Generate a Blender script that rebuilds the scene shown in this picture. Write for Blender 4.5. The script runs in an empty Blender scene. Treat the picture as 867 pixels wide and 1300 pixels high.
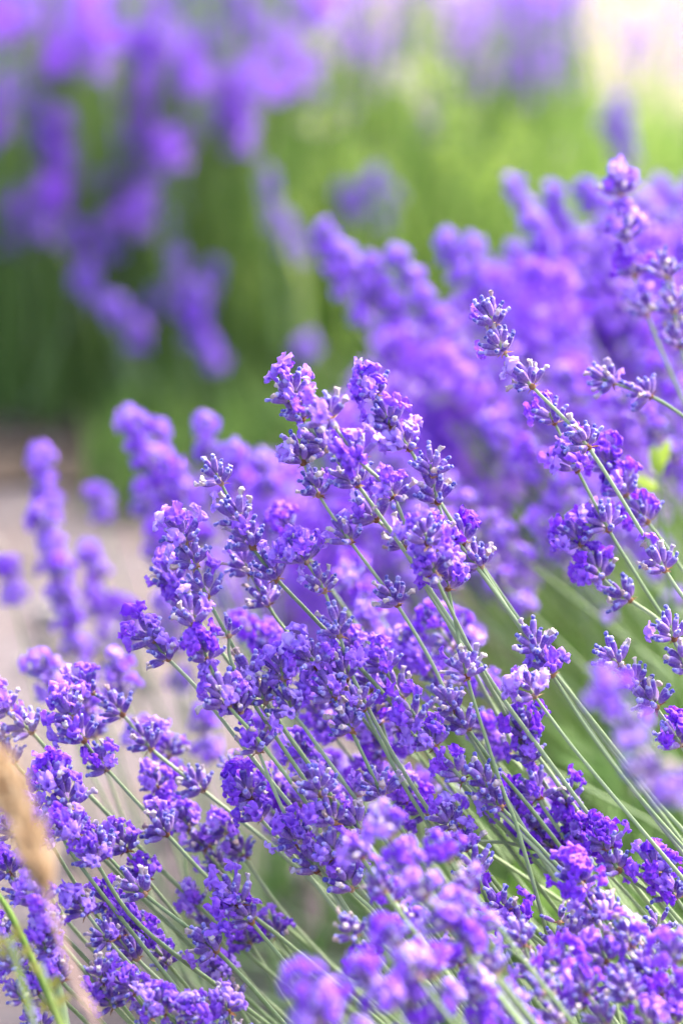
import bpy, math, random
from mathutils import Vector, Matrix, Quaternion, noise as mnoise

# ------------------------------------------------------------------ camera, sky, sun, exposure
sc = bpy.context.scene
rnd = random.Random(7)
R = math.radians
CAM_H, PITCH, LENS, SENS, FOCUS = 0.70, R(18.0), 85.0, 24.0, 0.80
cd = bpy.data.cameras.new('camera')
cam = bpy.data.objects.new('camera', cd)
sc.collection.objects.link(cam)
cam.location = (0, 0, CAM_H)
cam.rotation_euler = (math.pi / 2 - PITCH, 0, 0)
cd.lens, cd.sensor_fit, cd.sensor_width = LENS, 'HORIZONTAL', SENS
cd.clip_start, cd.clip_end = 0.02, 300
cd.dof.use_dof = True
cd.dof.focus_distance = FOCUS
cd.dof.aperture_fstop = 5.4
sc.camera = cam

SUN_EL, SUN_AZ = R(52), R(48)          # azimuth clockwise from +Y (the view direction)
w = bpy.data.worlds.new('World'); sc.world = w; w.use_nodes = True
nt = w.node_tree
sky = nt.nodes.new('ShaderNodeTexSky'); sky.sky_type = 'NISHITA'; sky.sun_disc = False
sky.sun_elevation, sky.sun_rotation = SUN_EL, SUN_AZ
sky.air_density, sky.dust_density, sky.ozone_density = 0.9, 7.0, 1.0
bg = nt.nodes['Background']; bg.inputs['Strength'].default_value = 0.15
nt.links.new(sky.outputs[0], bg.inputs['Color'])
sd = bpy.data.lights.new('sun', 'SUN'); sd.energy, sd.angle, sd.color = 1.3, R(26), (1.0, 0.95, 0.87)
sun = bpy.data.objects.new('sun', sd); sc.collection.objects.link(sun)
sun_dir = Vector((math.sin(SUN_AZ) * math.cos(SUN_EL), math.cos(SUN_AZ) * math.cos(SUN_EL), math.sin(SUN_EL)))
sun.rotation_euler = sun_dir.to_track_quat('Z', 'Y').to_euler()
sun.location = sun_dir * 20

vs = sc.view_settings
vs.view_transform, vs.look, vs.exposure, vs.gamma = 'Standard', 'None', 2.44, 1.0
sc.cycles.use_denoising = True
sc.cycles.max_bounces = 8
sc.cycles.transmission_bounces = 4

# ------------------------------------------------------------------ helpers
C = sc.collection
FWD = Vector((0, math.cos(PITCH), -math.sin(PITCH)))
UP = Vector((0, math.sin(PITCH), math.cos(PITCH)))
RIGHT = Vector((1, 0, 0))
KPX = SENS / LENS / 867.0
CAMP = Vector((0, 0, CAM_H))

def unproj(px, py, D):
    """photo pixel + distance along the view axis -> world point"""
    return CAMP + FWD * D + RIGHT * ((px - 433.5) * KPX * D) + UP * ((650 - py) * KPX * D)

def ground_at(px, py):
    v = FWD + RIGHT * ((px - 433.5) * KPX) + UP * ((650 - py) * KPX)
    return CAMP + v * (-CAM_H / v.z)

def mesh(name, V, F, mats, mi=None, smooth=True, attr=None):
    me = bpy.data.meshes.new(name)
    me.from_pydata(V, [], F)
    for m in (mats if isinstance(mats, (list, tuple)) else [mats]):
        me.materials.append(m)
    if mi: me.polygons.foreach_set('material_index', mi)
    if smooth: me.polygons.foreach_set('use_smooth', [True] * len(F))
    if attr is not None:
        a = me.attributes.new('along', 'FLOAT', 'POINT'); a.data.foreach_set('value', attr)
    me.update()
    return me

def link(name, data, parent=None, mat=None):
    o = bpy.data.objects.new(name, data)
    C.objects.link(o)
    if parent is not None: o.parent = parent
    if mat is not None: o.matrix_local = mat
    return o

def tag(o, label=None, cat=None, group=None, kind=None):
    if label: o['label'] = label
    if cat: o['category'] = cat
    if group: o['group'] = group
    if kind: o['kind'] = kind
    return o

def frame(axis, roll=0.0):
    q = Vector((0, 0, 1)).rotation_difference(axis.normalized())
    return q.to_matrix().to_4x4() @ Matrix.Rotation(roll, 4, 'Z')

# ------------------------------------------------------------------ materials
class NT:
    def __init__(s, name):
        s.m = bpy.data.materials.new(name); s.m.use_nodes = True
        s.t = s.m.node_tree; s.t.nodes.clear()
        s.out = s.t.nodes.new('ShaderNodeOutputMaterial')
    def n(s, kind, **kw):
        x = s.t.nodes.new('ShaderNode' + kind)
        for k, v in kw.items(): setattr(x, k, v)
        return x
    def l(s, a, b): s.t.links.new(a, b)
    def ramp(s, fac, stops):
        r = s.n('ValToRGB'); e = r.color_ramp.elements
        while len(e) < len(stops): e.new(0.5)
        for k, (p, c) in enumerate(stops):
            e[k].position = p; e[k].color = (*c, 1)
        s.l(fac, r.inputs[0]); return r.outputs[0]
    def mix(s, fac, a, b, mode='MIX'):
        x = s.n('Mix', data_type='RGBA', blend_type=mode)
        for sock, v in ((x.inputs[0], fac), (x.inputs[6], a), (x.inputs[7], b)):
            if isinstance(v, (int, float)): sock.default_value = v
            elif isinstance(v, tuple): sock.default_value = (*v, 1)
            else: s.l(v, sock)
        return x.outputs[2]
    def noise(s, scale, detail=3, rough=0.6):
        tc = s.n('TexCoord'); x = s.n('TexNoise')
        x.inputs['Scale'].default_value, x.inputs['Detail'].default_value = scale, detail
        x.inputs['Roughness'].default_value = rough
        s.l(tc.outputs['Object'], x.inputs['Vector']); return x.outputs[0]
    def attr(s, name='along'):
        x = s.n('Attribute', attribute_name=name); return x.outputs['Fac']
    def rand(s):
        a = s.n('ObjectInfo').outputs['Random']; b = s.n('NewGeometry').outputs['Random Per Island']
        x = s.n('Math', operation='ADD'); s.l(a, x.inputs[0]); s.l(b, x.inputs[1])
        y = s.n('Math', operation='FRACT'); s.l(x.outputs[0], y.inputs[0]); return y.outputs[0]
    def finish(s, col, rough=0.6, sheen=0.0, sheen_tint=(1, 1, 1), translucent=0.0, tcol=None, bump=None, bs=0.3, bd=0.0003, spec=0.35):
        p = s.n('BsdfPrincipled')
        if isinstance(col, tuple): p.inputs['Base Color'].default_value = (*col, 1)
        else: s.l(col, p.inputs['Base Color'])
        p.inputs['Roughness'].default_value = rough
        p.inputs['Specular IOR Level'].default_value = spec
        p.inputs['Sheen Weight'].default_value = sheen
        p.inputs['Sheen Tint'].default_value = (*sheen_tint, 1)
        p.inputs['Sheen Roughness'].default_value = 0.4
        if bump is not None:
            b = s.n('Bump'); b.inputs['Strength'].default_value = bs; b.inputs['Distance'].default_value = bd
            s.l(bump, b.inputs['Height']); s.l(b.outputs[0], p.inputs['Normal'])
        res = p.outputs[0]
        if translucent:
            tr = s.n('BsdfTranslucent')
            tc = tcol if tcol is not None else col
            if isinstance(tc, tuple): tr.inputs[0].default_value = (*tc, 1)
            else: s.l(tc, tr.inputs[0])
            mx = s.n('MixShader'); mx.inputs[0].default_value = translucent
            s.l(res, mx.inputs[1]); s.l(tr.outputs[0], mx.inputs[2]); res = mx.outputs[0]
        s.l(res, s.out.inputs[0])
        return s.m

def petal_mat(name, dark, mid, pale):
    t = NT(name)
    c = t.ramp(t.rand(), [(0.0, dark), (0.45, mid), (1.0, pale)])
    nz = t.noise(520, 4)
    c = t.mix(t.ramp(nz, [(0.35, (0.0,) * 3), (0.75, (0.55,) * 3)]), c, pale)
    c = t.mix(t.ramp(t.attr(), [(0.28, (0.7,) * 3), (0.55, (0,) * 3)]), c, (0.30, 0.09, 0.66))   # deeper throat
    return t.finish(c, rough=0.5, sheen=0.25, sheen_tint=(0.85, 0.75, 1), translucent=0.38, bump=nz, bs=0.5, bd=0.0004)

M = {}
M['petal'] = petal_mat('petal', (0.205, 0.028, 0.74), (0.32, 0.08, 0.86), (0.52, 0.29, 0.95))
M['vivid'] = petal_mat('vivid_petal', (0.165, 0.01, 0.66), (0.245, 0.022, 0.80), (0.36, 0.10, 0.90))
M['pale'] = petal_mat('pale_petal', (0.32, 0.13, 0.84), (0.44, 0.23, 0.92), (0.63, 0.45, 0.97))

t = NT('calyx')
nz = t.noise(900, 3)
c = t.ramp(t.attr(), [(0.0, (0.46, 0.40, 0.42)), (0.2, (0.30, 0.18, 0.45)), (0.55, (0.145, 0.045, 0.37)), (0.88, (0.10, 0.04, 0.38)), (1.0, (0.40, 0.38, 0.68))])
c = t.mix(t.ramp(t.rand(), [(0.3, (0, 0, 0)), (1, (0.4,) * 3)]), c, (0.44, 0.27, 0.66))
c = t.mix(t.ramp(nz, [(0.48, (0, 0, 0)), (0.8, (0.5,) * 3)]), c, (0.50, 0.40, 0.72))
M['calyx'] = t.finish(c, rough=0.65, sheen=0.18, sheen_tint=(0.8, 0.7, 1), translucent=0.12, bump=nz, bs=0.6)
t = NT('bud_tip')
c = t.ramp(t.rand(), [(0, (0.06, 0.05, 0.36)), (0.55, (0.13, 0.11, 0.54)), (1, (0.34, 0.30, 0.74))])
c = t.mix(t.ramp(t.noise(1300, 3), [(0.5, (0, 0, 0)), (0.75, (0.7,) * 3)]), c, (0.66, 0.68, 0.92))
M['tip'] = t.finish(c, rough=0.8, sheen=0.25, sheen_tint=(0.8, 0.85, 1), translucent=0.15)
t = NT('withered')
c = t.ramp(t.rand(), [(0, (0.48, 0.35, 0.34)), (0.4, (0.60, 0.52, 0.57)), (0.75, (0.66, 0.59, 0.56)), (1, (0.48, 0.38, 0.62))])
nz = t.noise(700, 3)
c = t.mix(t.ramp(nz, [(0.5, (0, 0, 0)), (0.8, (0.6,) * 3)]), c, (0.34, 0.20, 0.17))
M['dry'] = t.finish(c, rough=0.8, translucent=0.25, bump=nz, bs=0.6)
t = NT('bract')
c = t.ramp(t.rand(), [(0, (0.20, 0.075, 0.03)), (0.5, (0.34, 0.17, 0.08)), (1, (0.50, 0.36, 0.24))])
M['bract'] = t.finish(c, rough=0.7, translucent=0.2)
M['hair'] = NT('hair').finish((0.55, 0.48, 0.78), rough=0.8, translucent=0.3)

def green_mat(name, dark, mid, pale, fuzz=0.3, tr=0.0, sc_=260):
    t = NT(name)
    c = t.ramp(t.rand(), [(0, dark), (0.5, mid), (1, pale)])
    nz = t.noise(sc_, 4)
    c = t.mix(t.ramp(nz, [(0.4, (0, 0, 0)), (0.75, (0.5,) * 3)]), c, pale)
    return t.finish(c, rough=0.6, sheen=fuzz, sheen_tint=(0.9, 1, 0.9), translucent=tr, bump=nz, bs=0.4)
M['stalk'] = green_mat('stalk', (0.15, 0.23, 0.09), (0.23, 0.32, 0.145), (0.33, 0.41, 0.24), 0.3, 0.06)
M['leaf'] = green_mat('lavender_leaf', (0.085, 0.18, 0.04), (0.16, 0.29, 0.075), (0.26, 0.39, 0.13), 0.2, 0.3, 60)
M['fresh'] = green_mat('fresh_leaf', (0.06, 0.15, 0.02), (0.15, 0.29, 0.04), (0.36, 0.46, 0.14), 0.0, 0.42, 60)
M['mid'] = green_mat('mid_leaf', (0.05, 0.11, 0.02), (0.10, 0.20, 0.04), (0.22, 0.33, 0.09), 0.0, 0.4, 60)
M['deep'] = green_mat('deep_leaf', (0.04, 0.09, 0.02), (0.08, 0.16, 0.035), (0.16, 0.26, 0.07), 0.0, 0.35, 60)
M['lime'] = green_mat('lime_leaf', (0.30, 0.46, 0.04), (0.42, 0.58, 0.06), (0.55, 0.66, 0.14), 0.0, 0.45, 60)
M['olive'] = green_mat('olive_leaf', (0.16, 0.16, 0.03), (0.24, 0.24, 0.05), (0.34, 0.32, 0.10), 0.0, 0.3, 60)
M['wood'] = green_mat('wood', (0.10, 0.07, 0.045), (0.17, 0.12, 0.08), (0.27, 0.21, 0.15), 0.0, 0.0, 90)
M['straw'] = green_mat('straw', (0.36, 0.22, 0.11), (0.46, 0.32, 0.18), (0.58, 0.46, 0.31), 0.1, 0.35, 120)
M['pinkstraw'] = green_mat('straw_stalk', (0.40, 0.22, 0.16), (0.50, 0.32, 0.26), (0.60, 0.44, 0.36), 0.1, 0.1, 120)

t = NT('ground')
n1, n2, n3 = t.noise(2.2, 5), t.noise(14, 6), t.noise(90, 4)
c = t.ramp(n1, [(0.35, (0.082, 0.067, 0.07)), (0.62, (0.118, 0.10, 0.106))])
c = t.mix(t.ramp(n2, [(0.45, (0, 0, 0)), (0.62, (0.6,) * 3)]), c, (0.10, 0.07, 0.055))
c = t.mix(t.ramp(n3, [(0.5, (0, 0, 0)), (0.7, (0.6,) * 3)]), c, (0.155, 0.136, 0.143))
M['ground'] = t.finish(c, rough=0.9, bump=n3, bs=0.8, bd=0.01)
t = NT('soil')
n2, n3 = t.noise(16, 6), t.noise(80, 4)
c = t.ramp(n2, [(0.35, (0.05, 0.034, 0.022)), (0.65, (0.12, 0.085, 0.06))])
c = t.mix(t.ramp(n3, [(0.5, (0, 0, 0)), (0.7, (0.4,) * 3)]), c, (0.19, 0.15, 0.125))
M['soil'] = t.finish(c, rough=0.95, bump=n3, bs=1.0, bd=0.01)
t = NT('pale_path')
n2, n3 = t.noise(5, 5), t.noise(60, 4)
c = t.ramp(n2, [(0.35, (0.125, 0.11, 0.06)), (0.65, (0.165, 0.148, 0.09))])
c = t.mix(t.ramp(n3, [(0.5, (0, 0, 0)), (0.7, (0.5,) * 3)]), c, (0.20, 0.18, 0.125))
M['path'] = t.finish(c, rough=0.9, bump=n3, bs=0.8, bd=0.01)
t = NT('stone')
c = t.ramp(t.rand(), [(0, (0.14, 0.12, 0.10)), (0.5, (0.22, 0.20, 0.19)), (1, (0.38, 0.35, 0.34))])
M['stone'] = t.finish(c, rough=0.9, bump=t.noise(200, 3), bs=0.5, bd=0.002)

# ------------------------------------------------------------------ the ground
def sheet(name, x0, x1, y0, y1, nx, ny, z, amp, mat, edge=0.0):
    V, F = [], []
    for j in range(ny + 1):
        for i in range(nx + 1):
            x, y = x0 + (x1 - x0) * i / nx, y0 + (y1 - y0) * j / ny
            if edge and (i in (0, nx) or j in (0, ny)):
                x += edge * mnoise.noise((x * 3, y * 3, 1.7)); y += edge * mnoise.noise((x * 3, y * 3, 9.2))
            V.append((x, y, z + amp * mnoise.noise((x * 5, y * 5, z * 40))))
    for j in range(ny):
        for i in range(nx):
            a = j * (nx + 1) + i; F.append((a, a + 1, a + nx + 2, a + nx + 1))
    o = link(name, mesh(name, V, F, mat)); o['kind'] = 'structure'; return o
sheet('ground', -60, 60, -40, 120, 40, 50, 0.0, 0.0, M['ground'])
sheet('soil_bed', -6, 0.60, 2.20, 4.15, 90, 30, 0.010, 0.006, M['soil'], 0.10)
sheet('soil_bed', 0.06, 0.95, 0.35, 2.25, 30, 60, 0.010, 0.006, M['soil'], 0.08)
sheet('pale_path', -7, 9, 4.3, 13.5, 60, 40, 0.009, 0.005, M['path'], 0.25)

# loose stones and clods lying on the path
V, F = [], []
for k in range(900):
    x, y = rnd.uniform(-1.1, 0.5), rnd.uniform(1.2, 3.0)
    r = 0.003 + 0.011 * rnd.random() ** 3
    b = len(V)
    for lat in (-0.6, 0.1, 0.75):
        for q in range(6):
            a = q * math.pi / 3 + lat; rr = r * math.sqrt(1 - lat * lat) * rnd.uniform(0.75, 1.15)
            V.append((x + rr * math.cos(a) * 1.2, y + rr * math.sin(a), 0.006 + r * 0.5 + r * 0.75 * lat))
    V.append((x, y, 0.006 + r * 1.25))
    for lv in range(2):
        for q in range(6):
            F.append((b + lv * 6 + q, b + lv * 6 + (q + 1) % 6, b + lv * 6 + 6 + (q + 1) % 6, b + lv * 6 + 6 + q))
    for q in range(6): F.append((b + 12 + q, b + 12 + (q + 1) % 6, b + 18))
tag(link('gravel', mesh('gravel', V, F, M['stone'])), 'grey and tan loose stones scattered over the bare path', 'gravel', kind='stuff')

# ------------------------------------------------------------------ lavender pieces (shared meshes)
MM = 0.001
def tube_rings(prof, n, rib=0.0, bend=(0, 0), closed_tip=True, wob=0.0, rg=rnd):
    """prof: list of (z, r); returns verts, faces, along"""
    V, F, A = [], [], []
    zmax = prof[-1][0] or 1
    ph = rg.uniform(0, 6.28)
    for z, r in prof:
        f = z / zmax
        ox, oy = bend[0] * f * f, bend[1] * f * f
        for q in range(n):
            a = 2 * math.pi * q / n
            rr = r * (1 + (rib if q % 2 else -rib)) * (1 + wob * math.sin(3 * a + ph + f * 5))
            V.append((ox + rr * math.cos(a), oy + rr * math.sin(a), z)); A.append(max(0, min(1, f)))
    for k in range(len(prof) - 1):
        for q in range(n):
            F.append((k * n + q, k * n + (q + 1) % n, (k + 1) * n + (q + 1) % n, (k + 1) * n + q))
    if closed_tip:
        V.append((bend[0], bend[1], zmax + prof[-1][1] * 0.6)); A.append(1.0)
        b = (len(prof) - 1) * n
        for q in range(n): F.append((b + q, b + (q + 1) % n, len(V) - 1))
    return V, F, A

def add(dst, src, mi, M4=None):
    V, F, A, I = dst; v, f, a = src
    b = len(V)
    V.extend([tuple(M4 @ Vector(p)) for p in v] if M4 is not None else v)
    F.extend([tuple(b + i for i in x) for x in f]); A.extend(a); I.extend([mi] * len(f))

CMATS = [M['calyx'], M['tip'], M['hair'], M['dry']]
def calyx_src(kind, hairs=30):
    """kind b: closed blue tip, k: short dark mouth (a floret sits in it), w: withered crumpled corolla"""
    d = ([], [], [], [])
    L = rnd.uniform(5.2, 6.6) * MM; r = rnd.uniform(1.0, 1.28) * MM
    bend = (rnd.uniform(-.7, .7) * MM, rnd.uniform(-.7, .7) * MM)
    prof = [(0, .35 * r), (.06 * L, .62 * r), (.22 * L, .86 * r), (.45 * L, 1.02 * r), (.68 * L, 1.06 * r), (.86 * L, .92 * r), (.95 * L, .88 * r), (L, .80 * r)]
    add(d, tube_rings(prof, 12, 0.075, bend, True), 0)
    tipm = Matrix.Translation((bend[0], bend[1], L * 0.96)) @ Matrix.Rotation(rnd.uniform(-.3, .3), 4, 'X') @ Matrix.Rotation(rnd.uniform(-.3, .3), 4, 'Y')
    if kind == 'b':
        l2 = rnd.uniform(1.2, 3.0) * MM; q = rnd.uniform(.62, .86) * MM
        add(d, tube_rings([(0, .7 * q), (.3 * l2, .8 * q), (.7 * l2, 1.1 * q), (.95 * l2, .9 * q), (l2, .5 * q)], 8, 0.10, (rnd.uniform(-.4, .4) * MM, rnd.uniform(-.4, .4) * MM), True, 0.15), 1, tipm)
    if kind == 'w':
        l2 = rnd.uniform(1.6, 4.0) * MM; q = rnd.uniform(.5, .75) * MM
        v, f, a = tube_rings([(0, .7 * q), (.25 * l2, .75 * q), (.5 * l2, .95 * q), (.7 * l2, 1.5 * q), (.85 * l2, 1.75 * q), (.97 * l2, 1.2 * q), (.92 * l2, .4 * q)], 10, 0.18, (rnd.uniform(-1, 1) * MM, rnd.uniform(-1, 1) * MM), True, 0.25)
        v = [tuple(Vector(p) + 0.7 * MM * Vector(mnoise.noise_vector(Vector(p) * 800 + Vector((rnd.random() * .01, 0, 0))))) for p in v]
        add(d, (v, f, a), 3, tipm)
    for k in range(hairs):                                   # short pale down
        f = rnd.random() ** 0.7; a = rnd.uniform(0, 6.283)
        rr = r * (0.95 if f < .7 else .85); p = Vector((bend[0] * f * f + rr * math.cos(a), bend[1] * f * f + rr * math.sin(a), f * L))
        o = Vector((math.cos(a), math.sin(a), rnd.uniform(.2, 1.4))).normalized() * rnd.uniform(.25, .55) * MM
        s = Vector((-math.sin(a), math.cos(a), 0)) * .035 * MM
        add(d, ([tuple(p - s), tuple(p + s), tuple(p + o)], [(0, 1, 2)], [f] * 3), 2)
    return d, L

def floret_src():
    """two-lipped open corolla: flaring tube, two broad upper lobes, three small lower lobes, crumpled rim"""
    n = 40
    V, F, A = [], [], []
    sd_ = rnd.uniform(0, 50)
    Lup, Llo = rnd.uniform(3.6, 5.2), rnd.uniform(1.8, 3.2)
    tl = rnd.uniform(2.4, 4.6)
    tilt_u, tilt_l = rnd.uniform(0.75, 1.45), rnd.uniform(-.5, .7)
    sq = rnd.uniform(.5, .95); lobeL = [rnd.uniform(.7, 1.2) for _ in range(5)]; lobeT = [rnd.uniform(-.45, .45) for _ in range(5)]; lobeC = [rnd.uniform(.3, 1.5) for _ in range(5)]
    rows = [(-1.5, None), (0, None), (tl * .6, None), (tl, None)] + [(None, s) for s in (.2, .4, .6, .8, .95, 1.0)]
    for z, s in rows:
        for q in range(n):
            a = 2 * math.pi * q / n
            up = 0.5 + 0.5 * math.cos(a)                      # 1 towards +x = upper lip
            if s is None:
                rr = (.55 + .6 * max(0, z / tl) ** 2)
                p = Vector((rr * math.cos(a), rr * math.sin(a), z)); A.append(0.2 + 0.15 * max(0, z / tl))
            else:
                li = int(a / (2 * math.pi / 5)) % 5                 # lobe boundaries on the x axis: two lobes share the upper lip
                loc = (a % (2 * math.pi / 5)) / (2 * math.pi / 5) * 2 - 1
                lob = max(0, 1 - abs(loc) ** 3.2) ** 0.6
                L = (Llo + (Lup - Llo) * up ** 1.5) * (0.34 + 0.66 * lob * lobeL[li])
                ti = tilt_l + (tilt_u - tilt_l) * up + lobeT[li] * lob
                curl = ti - lobeC[li] * s * s - .5 * loc * loc * s
                rad = 1.15 + L * s * math.cos(curl); zz = tl + L * s * math.sin(curl)
                p = Vector((rad * math.cos(a), rad * math.sin(a), zz))
                p.y *= 1 - (1 - sq) * s
                p += mnoise.noise_vector(p * 0.55 + Vector((sd_, 0, 0))) * 1.8 * s
                p += mnoise.noise_vector(p * 1.5 + Vector((0, sd_, 0))) * .9 * s * s
                A.append(0.4 + .6 * s)
            V.append(tuple(p * MM))
    for k in range(len(rows) - 1):
        for q in range(n):
            F.append((k * n + q, k * n + (q + 1) % n, (k + 1) * n + (q + 1) % n, (k + 1) * n + q))
    return V, F, A

def bract_src(nb):
    d = ([], [], [])
    V, F, A = d
    for q in range(nb):
        a = q * 2 * math.pi / nb + rnd.uniform(-.4, .4)
        L, wd, el = rnd.uniform(2.6, 4.4), rnd.uniform(1.2, 1.9), rnd.uniform(-.35, .5)
        b = len(V); ca, sa = math.cos(a), math.sin(a)
        for (u, v_, lift) in ((.6, 0, 0), (.45 * L, .5 * wd, .25), (.5 * L, 0, -.1), (.45 * L, -.5 * wd, .25), (.8 * L, .25 * wd, .2), (.8 * L, -.25 * wd, .2), (L + .5, 0, rnd.uniform(-.5, .6))):
            x = u * math.cos(el); z = u * math.sin(el) + lift - .2
            V.append(((x * ca - v_ * sa) * MM, (x * sa + v_ * ca) * MM, z * MM)); A.append(u / 5)
        F.extend([(b, b + 2, b + 1), (b, b + 3, b + 2), (b + 1, b + 2, b + 4), (b + 2, b + 3, b + 5), (b + 2, b + 5, b + 6), (b + 2, b + 6, b + 4)])
    # swollen node
    v, f, a = tube_rings([(-1.0 * MM, .85 * MM), (-.3 * MM, 1.35 * MM), (.6 * MM, 1.3 * MM), (1.4 * MM, .8 * MM)], 8)
    b = len(V); V.extend(v); F.extend([tuple(b + i for i in x) for x in f]); A.extend([0.5] * len(v))
    return V, F, A

CAL = {k: [calyx_src(k) for _ in range(n)] for k, n in (('b', 9), ('k', 5), ('w', 7))}
FLO = [floret_src() for _ in range(14)]
BRA = [bract_src(rnd.choice((3, 4, 5))) for _ in range(6)]
CAL_ME = {k: [(mesh('calyx', d[0], d[1], CMATS, d[3], attr=d[2]), L) for d, L in v] for k, v in CAL.items()}
FLO_ME = {p: [mesh('floret', v, f, M[p], attr=a) for v, f, a in FLO] for p in ('petal', 'vivid', 'pale')}
BRA_ME = [mesh('whorl', v, f, M['bract'], attr=a) for v, f, a in BRA]

# chance of an open floret / of a withered one, calyces in each tier, petal materials
KIND = {
    'b': (.06, .24, (8, 5, 2), ('petal', 'pale')),
    'o': (.55, .12, (7, 5, 2), ('petal', 'petal', 'pale')),
    'v': (.62, .02, (7, 5, 2), ('vivid', 'vivid', 'petal')),
    'w': (.05, .48, (7, 4, 2), ('pale', 'petal')),
    'm': (.36, .25, (7, 4, 2), ('pale', 'petal')),
    's': (.00, .12, (3, 2, 0), ('petal',)),
    'f': (.38, .06, (5, 4, 1), ('petal', 'vivid')),
}
def whorl_layout(kind, rg):
    """list of (calyx kind, variant, matrix, floret (material, variant, matrix) or None)"""
    po, pw, tiers, pm = KIND[kind]
    out = []
    for ti, n in enumerate(tiers):
        th0, z0, r0 = ((60, .2, 1.0), (36, 2.4, .8), (13, 4.4, .5))[ti]
        ph0 = rg.uniform(0, 6.28)
        for q in range(n):
            ph = ph0 + 2 * math.pi * q / n + rg.uniform(-.28, .28)
            th = R(th0 + rg.uniform(-13, 13))
            ax = Vector((math.sin(th) * math.cos(ph), math.sin(th) * math.sin(ph), math.cos(th)))
            pos = Vector((r0 * math.cos(ph), r0 * math.sin(ph), z0 + rg.uniform(-.4, .8))) * MM + ax * rg.uniform(.4, 1.6) * MM
            u = rg.random()
            k = 'k' if u < po else ('w' if u < po + pw else 'b')
            vi = rg.randrange(len(CAL[k])); L = CAL[k][vi][1]
            s = rg.uniform(.86, 1.12)
            m = Matrix.Translation(pos) @ frame(ax, rg.uniform(0, 6.28)) @ Matrix.Scale(s, 4)
            fl = None
            if k == 'k':
                up = frame(ax, 0)
                loc = up.to_3x3().inverted() @ Vector((0, 0, 1))
                roll = math.atan2(loc.y, loc.x) + rg.uniform(-.6, .6)
                fs = rg.uniform(.78, 1.12)
                fm = Matrix.Translation(pos + ax * (L * s * .93)) @ frame((ax + Vector((rg.uniform(-.25, .25), rg.uniform(-.25, .25), .15))), 0) @ Matrix.Rotation(roll, 4, 'Z') @ Matrix.Scale(fs, 4)
                fl = (rg.choice(pm), rg.randrange(len(FLO)), fm)
            out.append((k, vi, m, fl))
    return out

WM = [M['calyx'], M['tip'], M['hair'], M['dry'], M['petal'], M['vivid'], M['pale'], M['bract']]
WI = {'petal': 4, 'vivid': 5, 'pale': 6}
JOINED = {}
def joined_whorl(kind):
    if kind not in JOINED:
        JOINED[kind] = []
        for v in range(5):
            d = ([], [], [], [])
            add(d, rnd.choice(BRA), 7)
            for k, vi, m, fl in whorl_layout(kind, rnd):
                src = CAL[k][vi][0]
                nh = next((i for i, q in enumerate(src[3]) if q == 2), len(src[3]))
                tmp_f = [f for f, q in zip(src[1], src[3]) if q != 2]; tmp_i = [q for q in src[3] if q != 2]
                b = len(d[0]); d[0].extend([tuple(m @ Vector(p)) for p in src[0]])
                d[1].extend([tuple(b + i for i in f) for f in tmp_f]); d[2].extend(src[2]); d[3].extend(tmp_i)
                if fl: add(d, FLO[fl[1]], WI[fl[0]], fl[2])
            JOINED[kind].append(mesh('whorl', d[0], d[1], WM, d[3], attr=d[2]))
    return rnd.choice(JOINED[kind])

# ------------------------------------------------------------------ stalks
def catmull(P, per=6):
    Q = [P[0] * 2 - P[1]] + P + [P[-1] * 2 - P[-2]]
    out = []
    for i in range(1, len(Q) - 2):
        a, b, c, d = Q[i - 1], Q[i], Q[i + 1], Q[i + 2]
        for k in range(per):
            t = k / per
            out.append(0.5 * ((2 * b) + (c - a) * t + (2 * a - 5 * b + 4 * c - d) * t * t + (3 * b - a - 3 * c + d) * t ** 3))
    out.append(P[-1]); return out

def tube_path(P, r0, r1, n=8, square=0.10):
    V, F, A = [], [], []
    ref = None
    for i, p in enumerate(P):
        tg = (P[min(i + 1, len(P) - 1)] - P[max(i - 1, 0)]).normalized()
        if ref is None: ref = tg.orthogonal().normalized()
        ref = (ref - tg * ref.dot(tg)).normalized(); bn = tg.cross(ref)
        f = i / (len(P) - 1); r = r0 + (r1 - r0) * f
        for q in range(n):
            a = 2 * math.pi * q / n
            rr = r * (1 + square * math.cos(4 * a))
            V.append(tuple(p + ref * (rr * math.cos(a)) + bn * (rr * math.sin(a)))); A.append(f)
    for i in range(len(P) - 1):
        for q in range(n):
            F.append((i * n + q, i * n + (q + 1) % n, (i + 1) * n + (q + 1) % n, (i + 1) * n + q))
    F.append(tuple(range(n))[::-1]); F.append(tuple((len(P) - 1) * n + q for q in range(n)))
    return V, F, A

def leaf_src(L, wd, fold=.25, curve=.2, seg=5):
    V, F, A = [], [], []
    for k in range(seg + 1):
        f = k / seg; ww = wd * .5 * (math.sin(math.pi * (0.06 + .94 * f) ** .8) ** .7 if 0 < k < seg else .12)
        z = L * f; y = curve * L * f * f
        V += [(-ww, y + fold * ww, z), (0, y, z), (ww, y + fold * ww, z)]; A += [f] * 3
    for k in range(seg):
        b = 3 * k
        F += [(b, b + 1, b + 4, b + 3), (b + 1, b + 2, b + 5, b + 4)]
    return V, F, A
LEAF_ME = [mesh('leaf', *leaf_src(1, .11, curve=rnd.uniform(-.1, .3))[:2], M['leaf']) for _ in range(3)]

COUNT = {'stem': 0}
def base_for(E):
    bx = min(.52, max(.16, E.x + .62 * E.z + rnd.uniform(-.05, .05)))
    return Vector((bx, min(2.1, max(.52, E.y + rnd.uniform(-.03, .08))), .004))

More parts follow.
